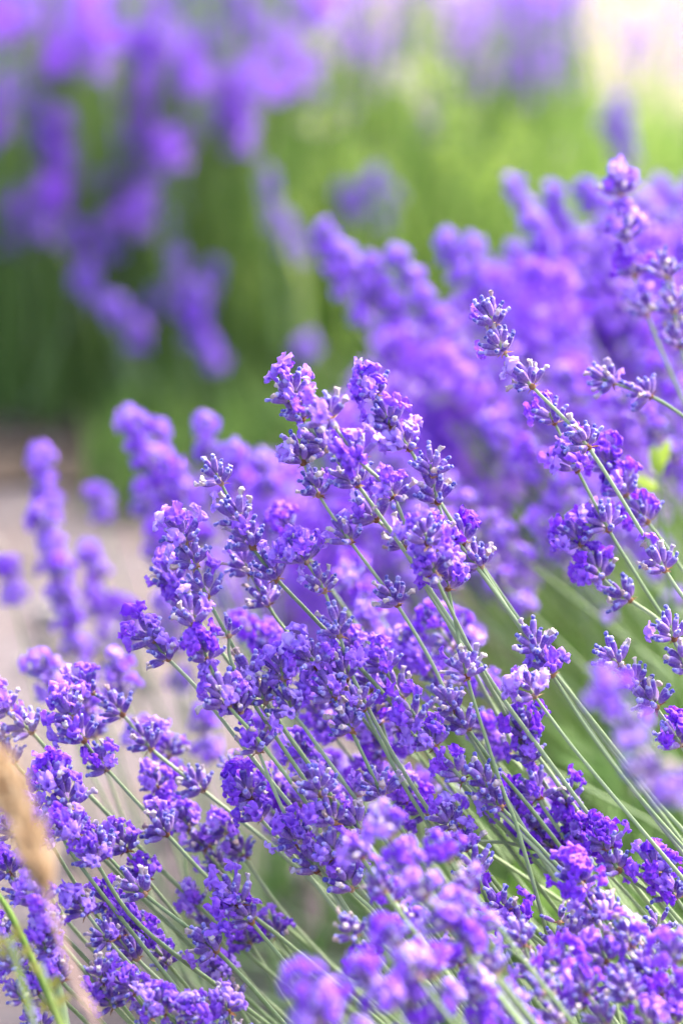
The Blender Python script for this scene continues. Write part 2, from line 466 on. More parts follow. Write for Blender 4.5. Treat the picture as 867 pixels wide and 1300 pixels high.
def flower_stem(label, group, nodes3, kinds, exits3, detail, sizes=None, base=None, r=.66 * MM, tipext=.004, parts=True):
    """nodes3: whorl points tip first; exits3: further points down the stalk"""
    pts = nodes3 + exits3
    if len(pts) == 1: raise ValueError(label)
    ax0 = (pts[0] - pts[1]).normalized()
    path = catmull([pts[0] + ax0 * tipext] + pts, 6)
    E = path[-1]; T = (path[-1] - path[-3]).normalized()
    B = base or base_for(E)
    Lb = (B - E).length
    P1 = E + T * Lb * .42; P2 = B + Vector((-.12, 0, 1)).normalized() * Lb * .34
    tail = []
    for k in range(1, 11):
        t = k / 10; u = 1 - t
        tail.append(E * u ** 3 + P1 * (3 * u * u * t) + P2 * (3 * u * t * t) + B * t ** 3)
    root = link('lavender_flower', None); root.location = B
    root.empty_display_size = .02
    tag(root, label, 'lavender', group)
    inv = Matrix.Translation(-B)
    st = link('stalk', mesh('stalk', *tube_path(path + tail, r * .72, r * 1.35)[:2], M['stalk']), root, inv)
    for i, p in enumerate(nodes3):
        a = (nodes3[i - 1] - p) if i else (p - pts[1])
        b = (p - pts[i + 1]) if i + 1 < len(pts) else a
        axis = (a.normalized() + b.normalized()).normalized() if i else b.normalized()
        axis = (axis + Vector((rnd.uniform(-.1, .1), rnd.uniform(-.1, .1), rnd.uniform(0, .22)))).normalized()
        s = (sizes[i] if sizes else .74) * rnd.uniform(.92, 1.08)
        mt = inv @ Matrix.Translation(p) @ frame(axis, rnd.uniform(0, 6.28)) @ Matrix.Scale(s, 4)
        k = kinds[min(i, len(kinds) - 1)]
        if detail:
            wo = link('whorl', rnd.choice(BRA_ME), root, mt)
            for ck, vi, m, fl in whorl_layout(k, rnd):
                link('calyx', CAL_ME[ck][vi][0], wo, m)
                if fl: link('floret', FLO_ME[fl[0]][fl[1]], wo, fl[2])
        else:
            link('whorl', joined_whorl(k), root, mt)
    COUNT['stem'] += 1
    return root

def px_stem(label, d, nodes, kinds, exits, detail=True, group=None, slope=.12, sizes=None, **kw):
    allp = nodes + exits
    pts, D, prev = [], FOCUS + d, None
    for q in allp:
        if prev is not None:
            D += slope * math.hypot(q[0] - prev[0], q[1] - prev[1]) * KPX * D
        pts.append(unproj(q[0], q[1], D)); prev = q
    n = len(nodes)
    return flower_stem(label, group, pts[:n], kinds, pts[n:], detail, sizes, **kw)
# ------------------------------------------------------------------ the near row: stems one can follow in the photograph
def look(ks):
    n = len(ks)
    if ks.count('v') * 2 >= n: return 'deep purple'
    if (ks.count('m') + ks.count('w')) * 2 >= n: return 'cream-flecked'
    if ks.count('b') * 2 >= n: return 'dark budded'
    return 'soft violet'
def ref(p, refs): return min(refs, key=lambda q: math.hypot(q[0] - p[0], q[1] - p[1]))[2]
NEAR = 'flowering lavender stems of the near row'
# (label, depth from the focus plane in m, whorl nodes tip first, kinds, further stalk points)
HERO = [
 ('long leaning lavender stem with five widely spaced whorls, clear of the blurred mass', 0.0,
  [(627, 412), (640, 447), (676, 491), (747, 568), (844, 724)], 'bbwbw', [(880, 775), (960, 880)]),
 ('lavender stem running close beside the long five-whorl stem, its top whorls in open bloom', .022,
  [(704, 537), (733, 597), (773, 673)], 'fom', [(800, 718), (850, 795), (930, 900)]),
 ('lavender stem with two crowded violet whorls in bloom above one bare bud whorl', .030,
  [(738, 692), (764, 733), (800, 762)], 'vvb', [(845, 795), (930, 880)]),
 ('deep purple full-bloom lavender spike beside the lime green leaves', .040,
  [(775, 596), (795, 628), (822, 663)], 'vvv', [(850, 700), (920, 800)]),
 ('cream-tipped withered stem leaning almost flat behind the long five-whorl stem', .050,
  [(778, 486), (826, 503)], 'ww', [(867, 528), (960, 600)]),
 ('tall blurred bloom spike rising highest of the near row against the green', .13,
  [(788, 248), (797, 305), (806, 350), (822, 400)], 'oovo', [(850, 470), (920, 620)]),
 ('soft lavender spike with cream withered florets behind the tall blurred bloom spike', .10,
  [(846, 352), (856, 395), (864, 440)], 'www', [(885, 500), (950, 640)]),
 # the crest of the sharp group
 ('lavender spike topping the sharp group, its uppermost whorl opening pale florets upward', -.004,
  [(374, 509), (384, 533), (416, 571), (454, 616)], 'obwb', [(500, 680), (560, 770), (640, 890)]),
 ('lavender stem with four separate bud whorls strung along a long straight bare stalk', 0.0,
  [(385, 588), (405, 629), (445, 688), (504, 768)], 'bbwb', [(545, 836), (575, 897), (640, 1010), (700, 1110)]),
 ('soft pale lilac spike just in front of the sharp crest, withered lower down', -.032,
  [(419, 533), (456, 584), (500, 632)], 'mom', [(540, 735), (600, 850), (680, 1000)]),
 ('violet spike in full bloom at the crest beside the pale lilac spike', .016,
  [(478, 502), (497, 541), (520, 570)], 'ooo', [(560, 640), (640, 760), (760, 930)]),
 ('upright lavender spike of two tight dark bud whorls below the violet crest spike', .0,
  [(549, 604), (556, 638)], 'bb', [(570, 672), (620, 740), (700, 850)]),
 ('soft pale whorl with cream withered florets in front of the thin S-curved stalk', -.028,
  [(543, 690), (552, 729)], 'mm', [(575, 780), (610, 850), (670, 960)]),
 ('lavender stem with a thin S-curved stalk falling freely below its last bud whorl', -.010,
  [(557, 700), (569, 748), (593, 860)], 'oob', [(621, 951), (642, 1014), (656, 1050), (690, 1170), (720, 1300)]),
 ('lavender stem ending in a sparse whorl of blue-tipped buds, several bare stalks behind it', .004,
  [(590, 690), (611, 720)], 'fb', [(677, 824), (720, 885), (790, 985), (880, 1100)]),
 ('lavender stem with one cream-tipped bud whorl hanging beside the four-whorl bare stalk', .010,
  [(478, 660), (516, 694)], 'mw', [(540, 745), (573, 797), (640, 900), (740, 1040)]),
 # the group over the path
 ('lavender spike with a crown of pale open florets over two whorls of fanned buds', 0.0,
  [(236, 687), (249, 718), (263, 758)], 'obb', [(285, 800), (330, 880), (420, 1010)]),
 ('outermost lavender spike of the sharp group, long tubular florets reaching out over the path', 0.0,
  [(194, 815), (214, 837)], 'fb', [(255, 880), (330, 975), (440, 1110)]),
 ('lavender stem with one small narrow whorl of half-closed florets', -.004,
  [(291, 808)], 's', [(293, 838), (320, 890), (400, 1010)]),
 ('lavender spike with four stacked bud whorls and a short gap before its bare stalk', .006,
  [(281, 614), (306, 664), (321, 695), (351, 735)], 'bbbb', [(391, 777), (470, 862), (600, 1010)]),
 ('lavender spike with one cup of violet bloom over two small bud whorls', .0,
  [(389, 714), (412, 751), (431, 808)], 'obb', [(438, 830), (444, 852), (500, 960), (590, 1100)]),
 ('soft dark bud spike half hidden behind the four stacked bud whorls', .030,
  [(318, 728), (340, 768)], 'bb', [(365, 803), (450, 900), (560, 1040)]),
 ('soft violet bloom spike tucked behind the crowned pale spike', .034,
  [(222, 742), (245, 778)], 'oo', [(290, 840), (400, 990)]),
 ('bulky blooming spike crowded with violet and cream florets over the path edge', -.016,
  [(246, 793), (264, 838), (289, 894)], 'mvm', [(330, 942), (400, 1035), (500, 1180)]),
 ('blooming spike with a broad bright violet whorl under the bulky crowded spike', -.006,
  [(306, 905), (328, 954)], 'om', [(365, 1040), (420, 1122), (500, 1250)]),
 ('lavender spike with white withered florets on top between two blooming spikes', .002,
  [(322, 866), (337, 892)], 'wm', [(366, 935), (420, 1010), (500, 1130)]),
 ('dense sharp spike of violet bloom and buds stacked in the heart of the group', 0.0,
  [(360, 862), (372, 905)], 'om', [(387, 925), (430, 985), (520, 1110)]),
 ('lavender stem with two blooming whorls above two fanned bud whorls on a fine pale stalk', -.002,
  [(400, 845), (424, 887), (446, 928), (486, 1012)], 'oobb', [(498, 1034), (540, 1105), (600, 1210)]),
 ('lavender stem with cream-specked bud whorl on a straight green stalk between two bloom spikes', .004,
  [(440, 862), (462, 901)], 'ow', [(487, 949), (525, 1018), (600, 1130)]),
 ('soft half-withered spike behind the straight four-whorl stalk', .022,
  [(490, 852), (511, 888)], 'om', [(560, 960), (640, 1070)]),
 ('lavender spike with a few wide rounded bright florets at its tip and long side florets', 0.0,
  [(530, 914), (552, 950), (588, 990)], 'fof', [(640, 1038), (700, 1100), (800, 1210)]),
 ('dark bud whorl with a pinkish dried tip beside the S-curved stalk', .010,
  [(576, 903), (594, 926)], 'bb', [(630, 975), (677, 1031), (760, 1140)]),
 ('lavender stem with a single small whorl crossing behind the S-curved stalk', .004,
  [(622, 1004), (636, 1025)], 'bb', [(672, 1062), (740, 1135), (820, 1230)]),
 ('lavender stem with one rounded cup of faded petals above clear green stalks', -.010,
  [(679, 884)], 'm', [(720, 940), (769, 1000), (850, 1096), (930, 1190)]),
 ('lavender stem with cream and blue bud whorls leaning against the rounded faded cup', .003,
  [(684, 828), (701, 857)], 'wb', [(745, 925), (797, 995), (867, 1076), (950, 1170)]),
 ('spike of three small bud whorls and one open whorl behind the blurred pale bloom', .0,
  [(785, 844), (808, 868), (833, 899), (864, 946)], 'bbbv', [(890, 985), (960, 1080)], ),
 ('bare blue bud whorl on its own stalk beside the three-bud-whorl spike', .0,
  [(856, 812), (872, 850)], 'bb', [(900, 900), (960, 990)]),
 ('large blurred pale bloom standing well in front of the three-bud-whorl spike', -.20,
  [(775, 892), (803, 938)], 'om', [(850, 1010), (950, 1130)]),
 ('blurred cream and lilac spike in front of the bare green stalks', -.20,
  [(825, 985), (860, 1010)], 'wm', [(900, 1060), (980, 1170)]),
 ('deep violet bloom spike glowing among the green stalks', .020,
  [(668, 935), (675, 968), (684, 1013)], 'vvf', [(694, 1032), (740, 1100), (800, 1200)]),
 ('deep purple spike lying along the green stalks, wholly in bloom', .030,
  [(655, 1030), (676, 1053), (700, 1078), (722, 1100)], 'vvvv', [(770, 1145), (840, 1220)]),
 ('purple bloom spike with a separate small upper whorl above the lying deep purple spike', .026,
  [(720, 1020), (735, 1058), (745, 1080)], 'fvv', [(800, 1140), (860, 1210)]),
 ('short stem of purple florets on a bent side twig beside the lying deep purple spike', .012,
  [(770, 1078), (786, 1106)], 'vf', [(830, 1140), (880, 1200)]),
 ('soft purple spike with two full whorls in front of the lying deep purple spike', -.030,
  [(738, 1124), (756, 1166)], 'vm', [(795, 1215), (850, 1290)]),
 ('vivid purple florets at the end of a pale stalk beyond the bare green stalks', .012,
  [(838, 1112), (858, 1140)], 'vv', [(890, 1185), (950, 1270)]),
 ('thin upright spike carrying only a few single buds up its stalk', -.002,
  [(836, 1178), (836, 1197), (833, 1216), (829, 1238)], 'ssss', [(827, 1270), (832, 1340), (850, 1400)], ),
 # the bloom crowding in front
 ('sharp small whorl of dark blue buds on its own stalk beside the blurred front bloom', .0,
  [(607, 1111)], 'f', [(616, 1140), (640, 1205), (680, 1290)]),
 ('dark bud whorl half hidden by the blurred front bloom', .006,
  [(574, 1050), (592, 1079)], 'ob', [(625, 1125), (690, 1210)]),
 ('low lavender stem with open florets lying sideways above a dark narrow leaf', .0,
  [(640, 1158), (664, 1178)], 'ff', [(700, 1210), (760, 1280)]),
 ('thin dried calyx stem standing upright beside the low sideways florets', -.002,
  [(710, 1172), (706, 1200)], 'ss', [(715, 1240), (740, 1310)]),
 ('stem of two grey-violet bud whorls and a cream-tipped one, crossing the pale path', 0.0,
  [(136, 1086), (184, 1136), (275, 1208)], 'bww', [(344, 1282), (400, 1345)]),
 ('short blooming whorl above the green stalks crossing the pale path', .006,
  [(303, 1150), (320, 1172)], 'of', [(376, 1240), (450, 1330)]),
 ('rich purple spike beside the tan grass ear, with frilled florets edged in white', -.006,
  [(74, 1000), (87, 1024), (80, 1062)], 'vmo', [(110, 1110), (180, 1200), (260, 1300)]),
 ('soft lavender stem with blooming tip and three small bud whorls below it', .034,
  [(118, 880), (156, 908), (192, 951), (258, 1004)], 'obbb', [(334, 1065), (400, 1122), (520, 1230)]),
 ('soft lavender stem with bloom along its top and one bud whorl low down', .018,
  [(92, 912), (107, 941), (136, 977), (212, 1060)], 'oovb', [(280, 1131), (350, 1186), (450, 1270)]),
 ('soft bloom over a dark bud tuft at the path side near the grass ear', .034,
  [(12, 905), (40, 930)], 'ob', [(90, 985), (200, 1100)]),
 ('small soft bud tuft low behind the tan grass ear', .034,
  [(-2, 950), (16, 968)], 'bb', [(60, 1015), (150, 1110)]),
 ('dark spidery bud whorl on a straight green stalk behind the pale grass leaf', .006,
  [(150, 1190), (174, 1218)], 'fb', [(225, 1268), (280, 1330)]),
 ('full round whorl of violet florets and cream withered ones on a stout stalk', .0,
  [(378, 1072), (403, 1107)], 'om', [(439, 1160), (480, 1230), (540, 1320)]),
 ('lavender stem with white curled withered florets just behind the front bloom', -.008,
  [(425, 1088), (446, 1130)], 'wm', [(478, 1163), (512, 1226), (560, 1310)]),
 ('short violet bloom hanging free over the pale gap', .010,
  [(318, 1015), (331, 1040)], 'vo', [(362, 1075), (430, 1160)]),
 ('soft cream withered spike between the stout round whorl and the front bloom', -.012,
  [(408, 1010), (425, 1046)], 'wm', [(470, 1105), (540, 1210)]),
 ('small dried grey-lilac whorl curled at the tip of a hidden stalk', -.004,
  [(459, 1056)], 'w', [(475, 1085), (520, 1160)]),
]
for lab, d, nodes, kinds, exits in HERO:
    px_stem(lab, d, nodes, kinds, exits, True, NEAR, slope=.12 if d > -.02 else .7, sizes=[(.72 if d < -.1 else .87) if k != 's' else .74 for k in (kinds * 5)[:len(nodes)]])

# the front bloom: blurred spikes close to the lens
FRONT = [((496, 1062), -.055, 'mo'), (( 571, 1092), -.050, 'om'), ((540, 1140), -.062, 'mm'), ((582, 1168), -.060, 'mo'), ((470, 1245), -.080, 'oo'),
         ((548, 1240), -.070, 'om'), ((612, 1190), -.055, 'mb'), ((390, 1262), -.095, 'oo'), ((430, 1290), -.085, 'om'), ((505, 1200), -.075, 'om'), ((610, 1275), -.06, 'mo'),
         ((520, 1280), -.07, 'vo'), ((460, 1090), -.045, 'mw'), ((585, 1225), -.03, 'mo'), ((500, 1145), -.03, 'om'), ((450, 1190), -.03, 'wo')]
for (p, d, k) in FRONT:
    d *= 1.9; k = k.replace('o', 'v', 1)
    q = (p[0] + rnd.uniform(14, 30), p[1] + rnd.uniform(34, 46))
    px_stem('blurred %s spike in the front bloom %s' % (look(k), ref(p, [(500, 1080, 'over the stout round whorl'), (580, 1110, 'beside the sharp dark blue buds'), (420, 1270, 'over the stalks crossing the path'), (560, 1230, 'crowded at its thickest')])), d, [p, q], k, [(q[0] + 60, q[1] + 80), (q[0] + 130, q[1] + 170)], False, 'front bloom', sizes=[.66, .66])
FRONT2 = [((720, 1235), -.035, 'vb'), ((690, 1262), -.045, 'fm'), ((802, 1200), -.03, 'mb'), ((770, 1222), -.03, 'mo'), ((745, 1262), -.04, 'vf'), ((800, 1268), -.04, 'bf'),
          ((840, 1262), -.03, 'vo'), ((665, 1200), -.03, 'bm'), ((730, 1195), -.02, 'mb'), ((858, 1220), -.05, 'vv'), ((655, 1285), -.05, 'mo'), ((775, 1165), -.02, 'wm')]
for (p, d, k) in FRONT2:
    d *= 1.7
    q = (p[0] + rnd.uniform(10, 26), p[1] + rnd.uniform(34, 46))
    px_stem('%s spike in the low bloom %s' % (look(k), ref(p, [(836, 1200, 'round the thin upright bud stalk'), (710, 1180, 'beside the thin dried calyx stem'), (650, 1240, 'under the low sideways florets'), (770, 1160, 'below the bent side twig')])), d, [p, q], k, [(q[0] + 50, q[1] + 80), (q[0] + 110, q[1] + 170)], False, 'low bloom round the thin stalk')
LOWL = [((52, 1150), -.035, 'oo'), ((95, 1060), -.02, 'vo'), ((12, 1110), -.01, 'vb'), ((20, 1230), -.03, 'bm'), ((60, 1210), -.03, 'vo'), ((110, 1160), -.015, 'ob'),
        ((140, 1150), .012, 'vo'), ((190, 1195), .02, 'vb'), ((130, 1245), -.02, 'mo'), ((30, 1270), -.03, 'wm'), ((170, 1262), -.02, 'ow'),
        ((210, 1285), -.03, 'om'), ((255, 1290), -.03, 'ob'), ((5, 1190), -.02, 'om'), ((160, 1080), .02, 'ov'), ((40, 1040), .01, 'om'),
        ((290, 1285), -.02, 'mb'), ((20, 1060), .02, 'ob'), ((318, 1198), .05, 'v'), ((352, 1188), .05, 'o'), ((240, 1050), .05, 'ob'), ((265, 1075), .06, 'bb'), ((290, 1060), .05, 'ob'), ((250, 1150), .05, 'ob'), ((200, 1000), .05, 'ov'), ((280, 1240), .04, 'ob')]
for (p, d, k) in LOWL:
    q = (p[0] + rnd.uniform(14, 30), p[1] + rnd.uniform(28, 40))
    ns = [p, q][:len(k)]
    px_stem('%s spike in the low tangle %s' % (look(k), ref(p, [(30, 1080, 'behind the tan grass ear'), (80, 1260, 'round the yellow-green weed sprig'), (150, 1170, 'under the grey-violet bud whorls'), (230, 1280, 'where green stalks cross the path'), (330, 1195, 'below the short blooming whorl'), (90, 1150, 'below the frilled rich purple spike')])), d, ns, k, [(q[0] + rnd.uniform(45, 85), q[1] + 80), (q[0] + rnd.uniform(100, 190), q[1] + 180)], False, 'low tangle by the grass ear', .5)

# the packed heart of the group, between the stems above
def spike_px(label, group, p, d, n, kinds, detail=False, lean=None, gap=1.0, slope=.38, size=None):
    """a spike whose tip whorl shows at pixel p; whorls 8-13 mm apart, the lowest set off by a longer gap"""
    lean = lean if lean is not None else rnd.gauss(R(38), R(9))
    D = FOCUS + d
    nodes, x, y = [p], p[0], p[1]
    for k in range(1, n):
        st = (rnd.uniform(8, 13) if k < n - 1 or n < 3 else rnd.uniform(13, 26)) * MM * gap / (KPX * D)
        x += st * math.sin(lean); y += st * math.cos(lean); nodes.append((x, y))
        lean += R(rnd.uniform(-2, 4))
    ex = []
    for st in (.05, .07):
        x += st / (KPX * D) * math.sin(lean); y += st / (KPX * D) * math.cos(lean); ex.append((x, y))
    return px_stem(label, d, nodes, kinds, ex, detail, group, slope, [size] * n if size else None)

def rk(n, pool): return ''.join(rnd.choice(pool) for _ in range(n))
HEART = [(345, 830), (410, 915), (450, 740), (360, 680), (590, 800), (350, 935), (385, 965), (430, 975), (455, 985), (400, 1010), (350, 1000), (510, 985), (525, 1020), (480, 940), (445, 835), (470, 800), (520, 830),
         (480, 870), (545, 850), (300, 985), (360, 1040), (500, 920), (415, 870), (325, 800),  (560, 1000), (620, 930), (555, 790)]
for p in HEART:
    n = rnd.choice((2, 2, 3))
    ks = rk(n, 'ovvvobmf')
    spike_px('%s spike packed %s' % (look(ks), ref(p, [(330, 950, 'under the bulky crowded spike'), (420, 880, 'into the heart of the sharp group'), (560, 850, 'behind the S-curved stalk'), (420, 1020, 'above the stout round whorl'), (520, 1000, 'above the front bloom'), (500, 800, 'below the four-whorl bare stalk')])),
             'heart of the sharp group', (p[0] + rnd.uniform(-8, 8), p[1] + rnd.uniform(-8, 8)), rnd.uniform(.03, .16), n, ks)
# blurred mass behind the sharp group
def crest(x):     # upper edge of the near row's bloom in the photograph
    pts = [(-40, 900), (150, 640), (230, 590), (300, 560), (400, 560), (470, 420), (560, 380), (640, 300), (700, 260), (760, 250), (920, 190)]
    for (a, b), (c, d) in zip(pts, pts[1:]):
        if a <= x <= c: return b + (d - b) * (x - a) / (c - a)
    return 900
BEHIND = []
for k in range(900):
    x = rnd.uniform(250, 890); y = crest(x) + abs(rnd.gauss(0, 1)) * 190 + 10
    if y > (780 if x < 520 else 690): continue
    if any(math.hypot(x - a, y - b) < 30 for a, b in BEHIND): continue
    BEHIND.append((x, y))
    if len(BEHIND) > 88: break
for (x, y) in BEHIND:
    up = max(0, (y - crest(x)))
    d = rnd.uniform(.20, .42) + (.46 if x < 620 else .34) * max(0, 1 - up / 260)
    n = rnd.choice((5, 5, 6))
    ks = rk(n, rnd.choice(('oooo', 'oomv', 'mwom')))
    rf = ref((x, y), [(640, 450, 'near the long five-whorl stem'), (800, 620, 'round the lime green weed'), (800, 300, 'under the tall highest spike'), (480, 560, 'behind the violet crest spike'),
              (310, 620, 'behind the four stacked bud whorls'), (400, 740, 'behind the cup of violet bloom'), (300, 560, 'at the path edge of the crest'), (480, 680, 'behind the thin S-curved stalk'), (520, 380, 'beside the green gap of the far row'), (620, 680, 'above the bare green stalks')])
    spike_px('blurred %s spike in the dense bloom %s' % (look(ks), rf), 'dense bloom behind the sharp stems', (x, y), d, n, ks, lean=rnd.gauss(R(34), R(10)), size=.68)
for p, d, n in [((415, 305), .50, 5), ((440, 330), .46, 5), ((475, 345), .46, 5), ((510, 335), .42, 5), ((570, 315), .48, 4), ((600, 325), .44, 4), ((655, 245), .56, 5), ((705, 255), .52, 5), ((540, 385), .40, 5), ((745, 250), .50, 5), ((680, 290), .42, 5)]:
    ks = rk(n, 'oov')
    spike_px('blurred %s spike along the near row crest, %s' % (look(ks), ref(p, [(450, 330, 'at its outer end'), (585, 325, 'at its dip'), (680, 255, 'at its high middle')])), 'crest of the near row', p, d, n, ks, lean=R(rnd.uniform(15, 38)))
# soft spikes hanging over the bare path
for p, d, n in [((52, 592), .34, 5), ((56, 672), .32, 6), ((76, 735), .30, 5), ((172, 548), .28, 6), ((202, 560), .32, 5), ((262, 556), .30, 3), ((222, 606), .26, 3), ((118, 712), .40, 3), ((10, 735), .35, 2),
                ((300, 590), .26, 3), ((335, 600), .30, 3), ((200, 690), .36, 3), ((165, 790), .34, 2), ((128, 640), .5, 2), ((245, 650), .3, 3), ((60, 860), .14, 2), ((150, 860), .16, 3), ((230, 690), .22, 3), ((110, 900), .1, 2), ((215, 960), .08, 2), ((120, 765), .5, 4), ((185, 640), .42, 5), ((215, 780), .4, 4), ((260, 930), .25, 2)]:
    ks = rk(n, 'oov')
    spike_px('blurred %s spike over the bare path %s' % (look(ks), ref(p, [(60, 640, 'standing apart'), (200, 570, 'before the far green foliage'), (300, 580, 'behind the crowned pale spike'), (150, 880, 'behind the soft low stems'), (180, 720, 'beside the sharp group')])), 'spikes over the path', p, d, n, ks, lean=R(rnd.uniform(4, 24)), gap=1.0, size=.76)

def bloom_mass(parts, label, per=11, drift=0.0):
    V, F, I = [], [], []
    for (x, y, D, n, pale) in parts:
        tip = unproj(x, y, D); ax = Vector((rnd.gauss(.7 * drift, .35), rnd.gauss(0, .35), -1)).normalized()
        if tip.z < .06: continue
        for k in range(n):
            c = tip + ax * (.013 * k); 
            for q in range(per):
                dv = Vector((rnd.gauss(0, 1), rnd.gauss(0, 1), rnd.gauss(.3, .8))).normalized()
                o = c + dv * rnd.uniform(.003, .010); s = dv.orthogonal().normalized() * rnd.uniform(.002, .0042); u = dv.cross(s)
                b = len(V); V += [tuple(o - s), tuple(o + u), tuple(o + s), tuple(o - u + dv * .003)]
                F.append((b, b + 1, b + 2, b + 3)); I.append(rnd.choice(pale))
        b = len(V); e = tip + ax * .013 * n; g = Vector((e.x + ax.x * .1 + drift * e.z + rnd.uniform(-.02, .02), e.y + rnd.uniform(-.02, .08), .004)); s = Vector((.0012, 0, 0))
        m = (e + g) / 2 + Vector((rnd.uniform(-.01, .01), 0, .01))
        V += [tuple(e - s), tuple(e + s), tuple(m + s), tuple(m - s), tuple(g + s), tuple(g - s)]
        F += [(b, b + 1, b + 2, b + 3), (b + 3, b + 2, b + 4, b + 5)]; I += [5, 5]
    o = link('lavender_bloom', mesh('lavender_bloom', V, F, [M['petal'], M['vivid'], M['pale'], M['calyx'], M['dry'], M['mid'], M['fresh'], M['lime']], I, smooth=False))
    return tag(o, label, 'lavender bloom', kind='stuff')
parts = []
for k in range(190):
    x = rnd.uniform(300, 900); y = crest(x) + 25 + abs(rnd.gauss(0, 1)) * 170
    if y > (760 if x < 520 else 680): continue
    parts.append((x, y, rnd.uniform(1.16, 1.6), rnd.choice((4, 5)), rnd.choice(((0, 0, 2), (0, 2, 3), (2, 0, 0), (0, 2, 1), (2, 2, 4)))))
bloom_mass(parts, 'soft lilac bloom filling the depth of the near row behind its spikes', 26, .6)

# ------------------------------------------------------------------ foliage of the near row
def leaf_mass(parent, spots, name, nper, Lr, wr, mat, spread, zs=(0, .2), seed=1):
    rg = random.Random(seed)
    V, F = [], []
    for (x, y, h) in spots:
        lean = Vector((rg.gauss(-.25, .25), rg.gauss(0, .25), 1)).normalized()
        for k in range(nper):
            f = rg.random(); p = Vector((x, y, .01)) + lean * (h * f)
            a = rg.uniform(0, 6.28); el = rg.uniform(.35, 1.25)
            dirv = (Vector((math.cos(a) * math.cos(el), math.sin(a) * math.cos(el), math.sin(el))) + lean * .4).normalized()
            L, wd = rg.uniform(*Lr), rg.uniform(*wr)
            side = dirv.cross(Vector((rg.uniform(-1, 1), rg.uniform(-1, 1), .3))).normalized() * wd * .5
            sag = Vector((0, 0, -1)) * L * rg.uniform(0, .18)
            b = len(V); mid = p + dirv * L * .5 + sag * .3
            V += [tuple(p - side * .4), tuple(p + side * .4), tuple(mid + side), tuple(mid - side), tuple(p + dirv * L + sag)]
            F += [(b, b + 1, b + 2, b + 3), (b + 3, b + 2, b + 4)]
    return tag(link(name, mesh(name, V, F, mat, smooth=False), parent), kind='stuff')

def woody(parent, cx, cy, n, h, spread, rg):
    for k in range(n):
        a = rg.uniform(0, 6.28); q = spread * rg.random()
        top = Vector((cx + q * math.cos(a) - .05, cy + q * math.sin(a), h * rg.uniform(.5, 1)))
        b = Vector((cx + .25 * q * math.cos(a), cy + .25 * q * math.sin(a), 0))
        m = (b + top) / 2 + Vector((rg.uniform(-.02, .02), rg.uniform(-.02, .02), .02))
        link('branch', mesh('branch', *tube_path(catmull([b, m, top], 4), .005, .002, 6)[:2], M['wood']), parent)

def bush(label, group, cx, cy, rx, ry, h, nshoot, nper, mat, seed, Lr=(.025, .055), wr=(.003, .005), keep=None):
    rg = random.Random(seed)
    root = link('lavender_bush', None); root.location = (0, 0, 0)
    tag(root, label, 'lavender bush', group)
    sp = []
    while len(sp) < nshoot:
        a, q = rg.uniform(0, 6.28), math.sqrt(rg.random())
        x, y = cx + rx * q * math.cos(a), cy + ry * q * math.sin(a)
        if keep and not keep(x, y): continue
        sp.append((x, y, h * (1 - .55 * q * q) * rg.uniform(.6, 1.1)))
    leaf_mass(root, sp, 'foliage', nper, Lr, wr, mat, 0, seed=seed)
    woody(root, cx, cy, 10, h * .7, min(rx, ry) * .8, rg)
    return root
bush('grey-green leafy base of the near lavender row, under the sharp leaning stems', None, .34, 1.12, .27, .36, .26, 330, 34, M['leaf'], 11)
bush('green leafy lavender base further along the near row, under the dense blurred bloom', None, .44, 1.80, .32, .38, .27, 330, 34, M['fresh'], 12)

# ------------------------------------------------------------------ the far row across the path

def far_spike(label, group, p, D, n, kinds, tilt=None, h=None):
    tip = unproj(p[0], p[1], D)
    tl = tilt if tilt is not None else rnd.gauss(0, R(20))
    ax = Vector((math.sin(tl), rnd.gauss(-.12, .12), -math.cos(tl))).normalized()
    pts = [tip]
    for k in range(1, n): pts.append(pts[-1] + ax * rnd.uniform(.010, .017))
    L = max(.03, pts[-1].z * .55)
    ex = [pts[-1] + ax * L * .5, pts[-1] + ax * L]
    B = Vector((ex[-1].x + ax.x * L * .3 + rnd.uniform(-.03, .03), max(2.46, ex[-1].y + rnd.uniform(.0, .12)), .006))
    return flower_stem(label, group, pts, kinds, ex, False, [rnd.uniform(1.0, 1.25)] * n, base=B, r=1.0 * MM)
for p, D, n in [((340, 235), 2.45, 4), ((470, 232), 2.45, 4), ((225, 335), 2.4, 5), ((250, 375), 2.4, 5), ((268, 350), 2.45, 4), ((108, 355), 2.4, 2), ((98, 298), 2.45, 2), ((142, 318), 2.45, 2), ((205, 195), 2.5, 4),
                ((230, 220), 2.5, 4), ((215, 285), 2.45, 4), ((190, 255), 2.5, 4), ((383, 448), 2.3, 2), ((785, 140), 2.6, 6), ((775, 165), 2.6, 5), ((175, 425), 2.35, 2), ((150, 400), 2.35, 2), ((360, 290), 2.45, 3), ((255, 420), 2.4, 4),
                ((440, 250), 2.5, 3), ((495, 255), 2.5, 3), ((270, 455), 2.35, 2), ((120, 375), 2.4, 2), ((380, 320), 2.45, 2), ((200, 380), 2.45, 3)]:
    ks = rk(n, 'oov')
    far_spike('blurred %s lone spike of the far row %s' % (look(ks), ref(p, [(340, 260, 'at the middle of the green'), (470, 250, 'over the near row crest'), (240, 370, 'in the low cluster'), (120, 340, 'dotting the dark green'), (210, 230, 'under the thick bloom'), (780, 160, 'by the pale path'), (380, 450, 'just over the sharp crest'), (165, 412, 'low by the path')])), 'lone spikes of the far row', p, D, n, ks)
k = 0
